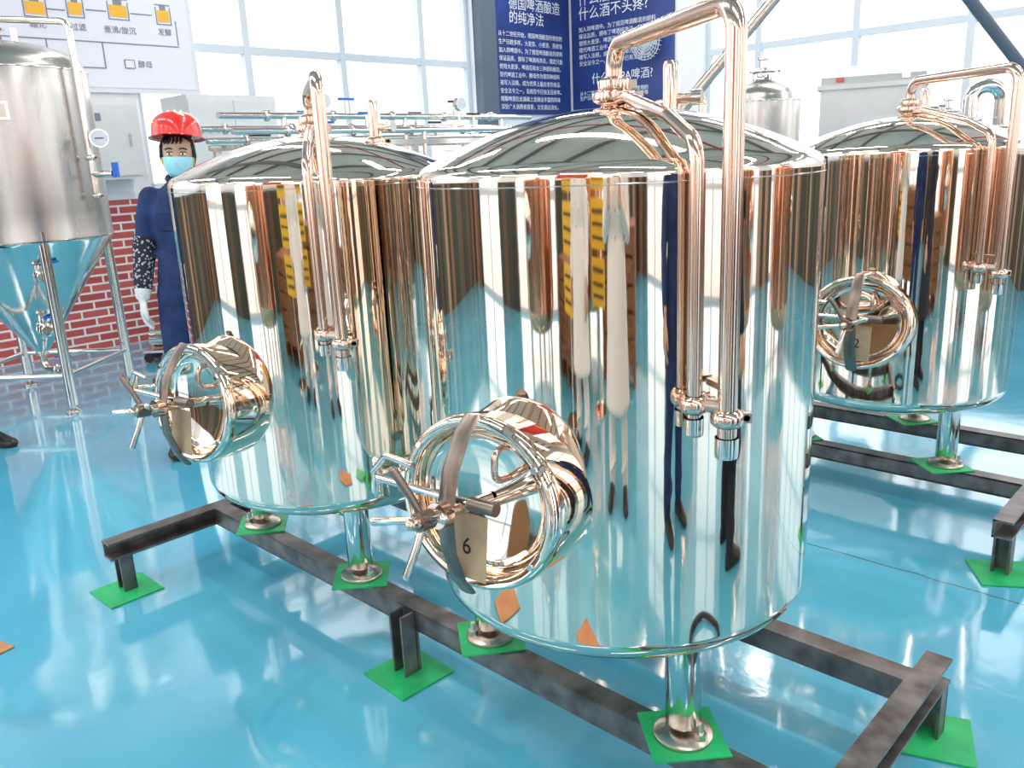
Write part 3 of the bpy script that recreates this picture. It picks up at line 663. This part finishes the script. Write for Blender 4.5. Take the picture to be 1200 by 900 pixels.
        for sx in (-1, 1): mb.tube([(sx*.070, -.035, 1.558), (sx*.080, .0, 1.58), (sx*.084, .018, 1.57), (sx*.080, .0, 1.53), (sx*.064, -.03, 1.50)], .0018, M_white, 5)
        o = mb.obj('face_mask', None, root); so = o.modifiers.new('thick', 'SOLIDIFY'); so.thickness = .002
    hm = M_glove if glove else M_skin
    for sx in (-1, 1):
        mb = MB()
        if armraise: W = Matrix.Translation((sx*.095, -.235, 1.285)) @ Matrix.Rotation(math.radians(180), 4, 'X')
        else: W = Matrix.Translation((sx*.237, -.05, .862))
        q = lambda x, y, z: W @ Vector((sx*x, y, z))
        mb.capsule([q(0, 0, .03), q(0, 0, -.01)], [.030, .027], hm)
        for k, (yo, ln) in enumerate(((-.032, .072), (-.011, .080), (.011, .075), (.031, .058))):
            mb.capsule([q(0, yo*.5, -.01), q(.002, yo, -.088)], [.016, .0135], hm)
            mb.capsule([q(.002, yo, -.088), q(-.004, yo*1.1, -.088-ln*.45), q(-.018, yo*1.12, -.088-ln*.78), q(-.034, yo*1.1, -.088-ln)], [.0105, .010, .0092, .008], hm, 12)
        mb.capsule([q(-.004, -.012, -.02), q(-.012, -.045, -.055), q(-.018, -.056, -.085), q(-.022, -.056, -.108)], [.015, .0125, .011, .009], hm, 12)
        o = mb.obj('hand', None, root); voxel(o, .0038, 2)
        if glove:
            mb = MB(); mb.tube([(sx*.233, -.040, .90), (sx*.236, -.048, .87), (sx*.237, -.05, .85)], [.043, .038, .032], M_glove, 20); mb.obj('glove_cuff', None, root)
        if sleeve:
            mb = MB(); mb.tube([(sx*.207, .020, 1.17), (sx*.213, .020, 1.12), (sx*.218, .012, 1.07), (sx*.223, 0, 1.02), (sx*.229, -.015, .97), (sx*.233, -.036, .90)], [.052, .058, .057, .053, .051, .043], sleeve, 24); mb.obj('sleeve_cover', None, root)
        mb = MB(); fx = sx*(foot+.01); tw = sx*.02
        rs = []
        for y, hw, h in ((.085, .020, .03), (.075, .033, .065), (.04, .040, .10), (0, .042, .105), (-.05, .044, .085), (-.10, .050, .062), (-.145, .048, .050), (-.175, .036, .042), (-.19, .015, .028)):
            rs.append([Vector((fx+tw*(-y*6)+hw*math.cos(a), y, max(.001, h/2+h/2*math.sin(a)*1.0 if math.sin(a) > -.6 else .001))) for a in [2*math.pi*i/16 for i in range(16)]])
        mb.rings(rs, M_shoe); mb.obj('shoe', None, root)
    return root
person('factory_worker', (-1.65, 4.27, .005), 14, M_navy, helmet=True, mask=True, glove=True, sleeve=M_pat, foot=.11, sc_=.96, lean=2.4)
person('factory_worker', (-3.02, 4.40, 0), 60, M_navy, helmet=True, mask=True, glove=True, foot=.12)
person('photographer', (-.05, -.42, 0), 180, M_whitec, armraise=True, coat=M_whitec)
person('visitor', (.95, -.05, 0), 165, M_navy, mask=True)
person('visitor', (1.55, .75, 0), 120, M_dark, mask=True, coat=M_dark)
person('visitor', (-1.0, -.75, 0), 190, M_whitec, mask=True, coat=M_whitec)

# ---------------------------------------------------------------- items on the near side of the hall
def kettle(loc, R=.6, H=1.5):  # unseen kettles added behind the camera for copper reflections in the tanks
    mb = MB()
    mb.lathe([(0, .25), (R*.9, .3), (R, .42), (R, .45), (R, H-.05), (R, H), (R*.9, H+.12), (R*.6, H+.32), (R*.3, H+.45), (.14, H+.55), (.13, H+1.0), (.16, H+1.05), (0, H+1.06)], M_copper, seg=64)
    for k in range(4):
        a = k*math.pi/2+.5; mb.cyl((R*.8*math.cos(a), R*.8*math.sin(a), 0.002), (R*.8*math.cos(a), R*.8*math.sin(a), .4), .04, M_steel)
    mb.lathe([(.22, 0), (.22, .05), (.18, .07), (0, .1)], M_steel, zdir((-R*.0, R*.92, 1.0), (0, 1, 0)), 32)
    mb.obj('copper_reflection_kettle', Matrix.Translation(loc))
for l in ((-3.3, -1.4, 0), (-1.7, -3.4, 0), (2.9, -3.2, 0), (4.2, -.6, 0), (4.9, 1.6, 0)): kettle(l)
def crate(loc, rz, s=(.9, .7, .8)):  # unseen crates added to put dark brown into the tank reflections
    mb = MB(); sx, sy, sz = s
    for k in range(5):
        z = .14+(sz-.14)*(k+.5)/5
        for sg in (-1, 1): mb.box((0, sg*sy/2, z), (sx, .02, (sz-.14)/5*.86), M_wood); mb.box((sg*sx/2, 0, z), (.02, sy, (sz-.14)/5*.86), M_wood)
    for x in (-sx/2+.03, 0, sx/2-.03): mb.box((x, 0, .05), (.09, sy, .095), M_wood); mb.box((x, sy/2+.015, sz/2+.05), (.07, .02, sz-.1), M_wood); mb.box((x, -sy/2-.015, sz/2+.05), (.07, .02, sz-.1), M_wood)
    mb.box((0, 0, sz), (sx, sy, .02), M_wood); mb.obj('reflection_crate', Matrix.Translation(loc) @ Matrix.Rotation(rz, 4, 'Z'))
crate((-1.9, -1.9, 0), .3); crate((2.0, -1.9, 0), -.4); crate((-.2, -2.6, 0), .1, (1.2, .7, 1.0))
def sign(loc, rz):
    mb = MB(); mb.cyl((0, 0, .02), (0, 0, 1.5), .02, M_steel); mb.lathe([(0, .002), (.18, .002), (.18, .02), (0, .04)], M_steel, seg=24)
    for k in range(3):
        mb.box((0, .03, .75+k*.32), (.42, .02, .27), M_yellow)
        for j in range(3): mb.box((0, .042, .68+k*.32+j*.07), (.34, .004, .02), M_ink)
    mb.obj('warning_sign_stand', Matrix.Translation(loc) @ Matrix.Rotation(rz, 4, 'Z'))
sign((-1.45, -1.0, 0), .2); sign((-.75, -1.55, 0), 0.1)
mb = MB(); mb.box((0, Q0+.02, 3.0), (1.9, .02, 2.0), M_red); mb.box((0, Q0+.035, 3.0), (1.5, .01, .12), M_yellow); mb.obj('red_banner', ROOM @ Matrix.Translation((.6, 0, .0)))
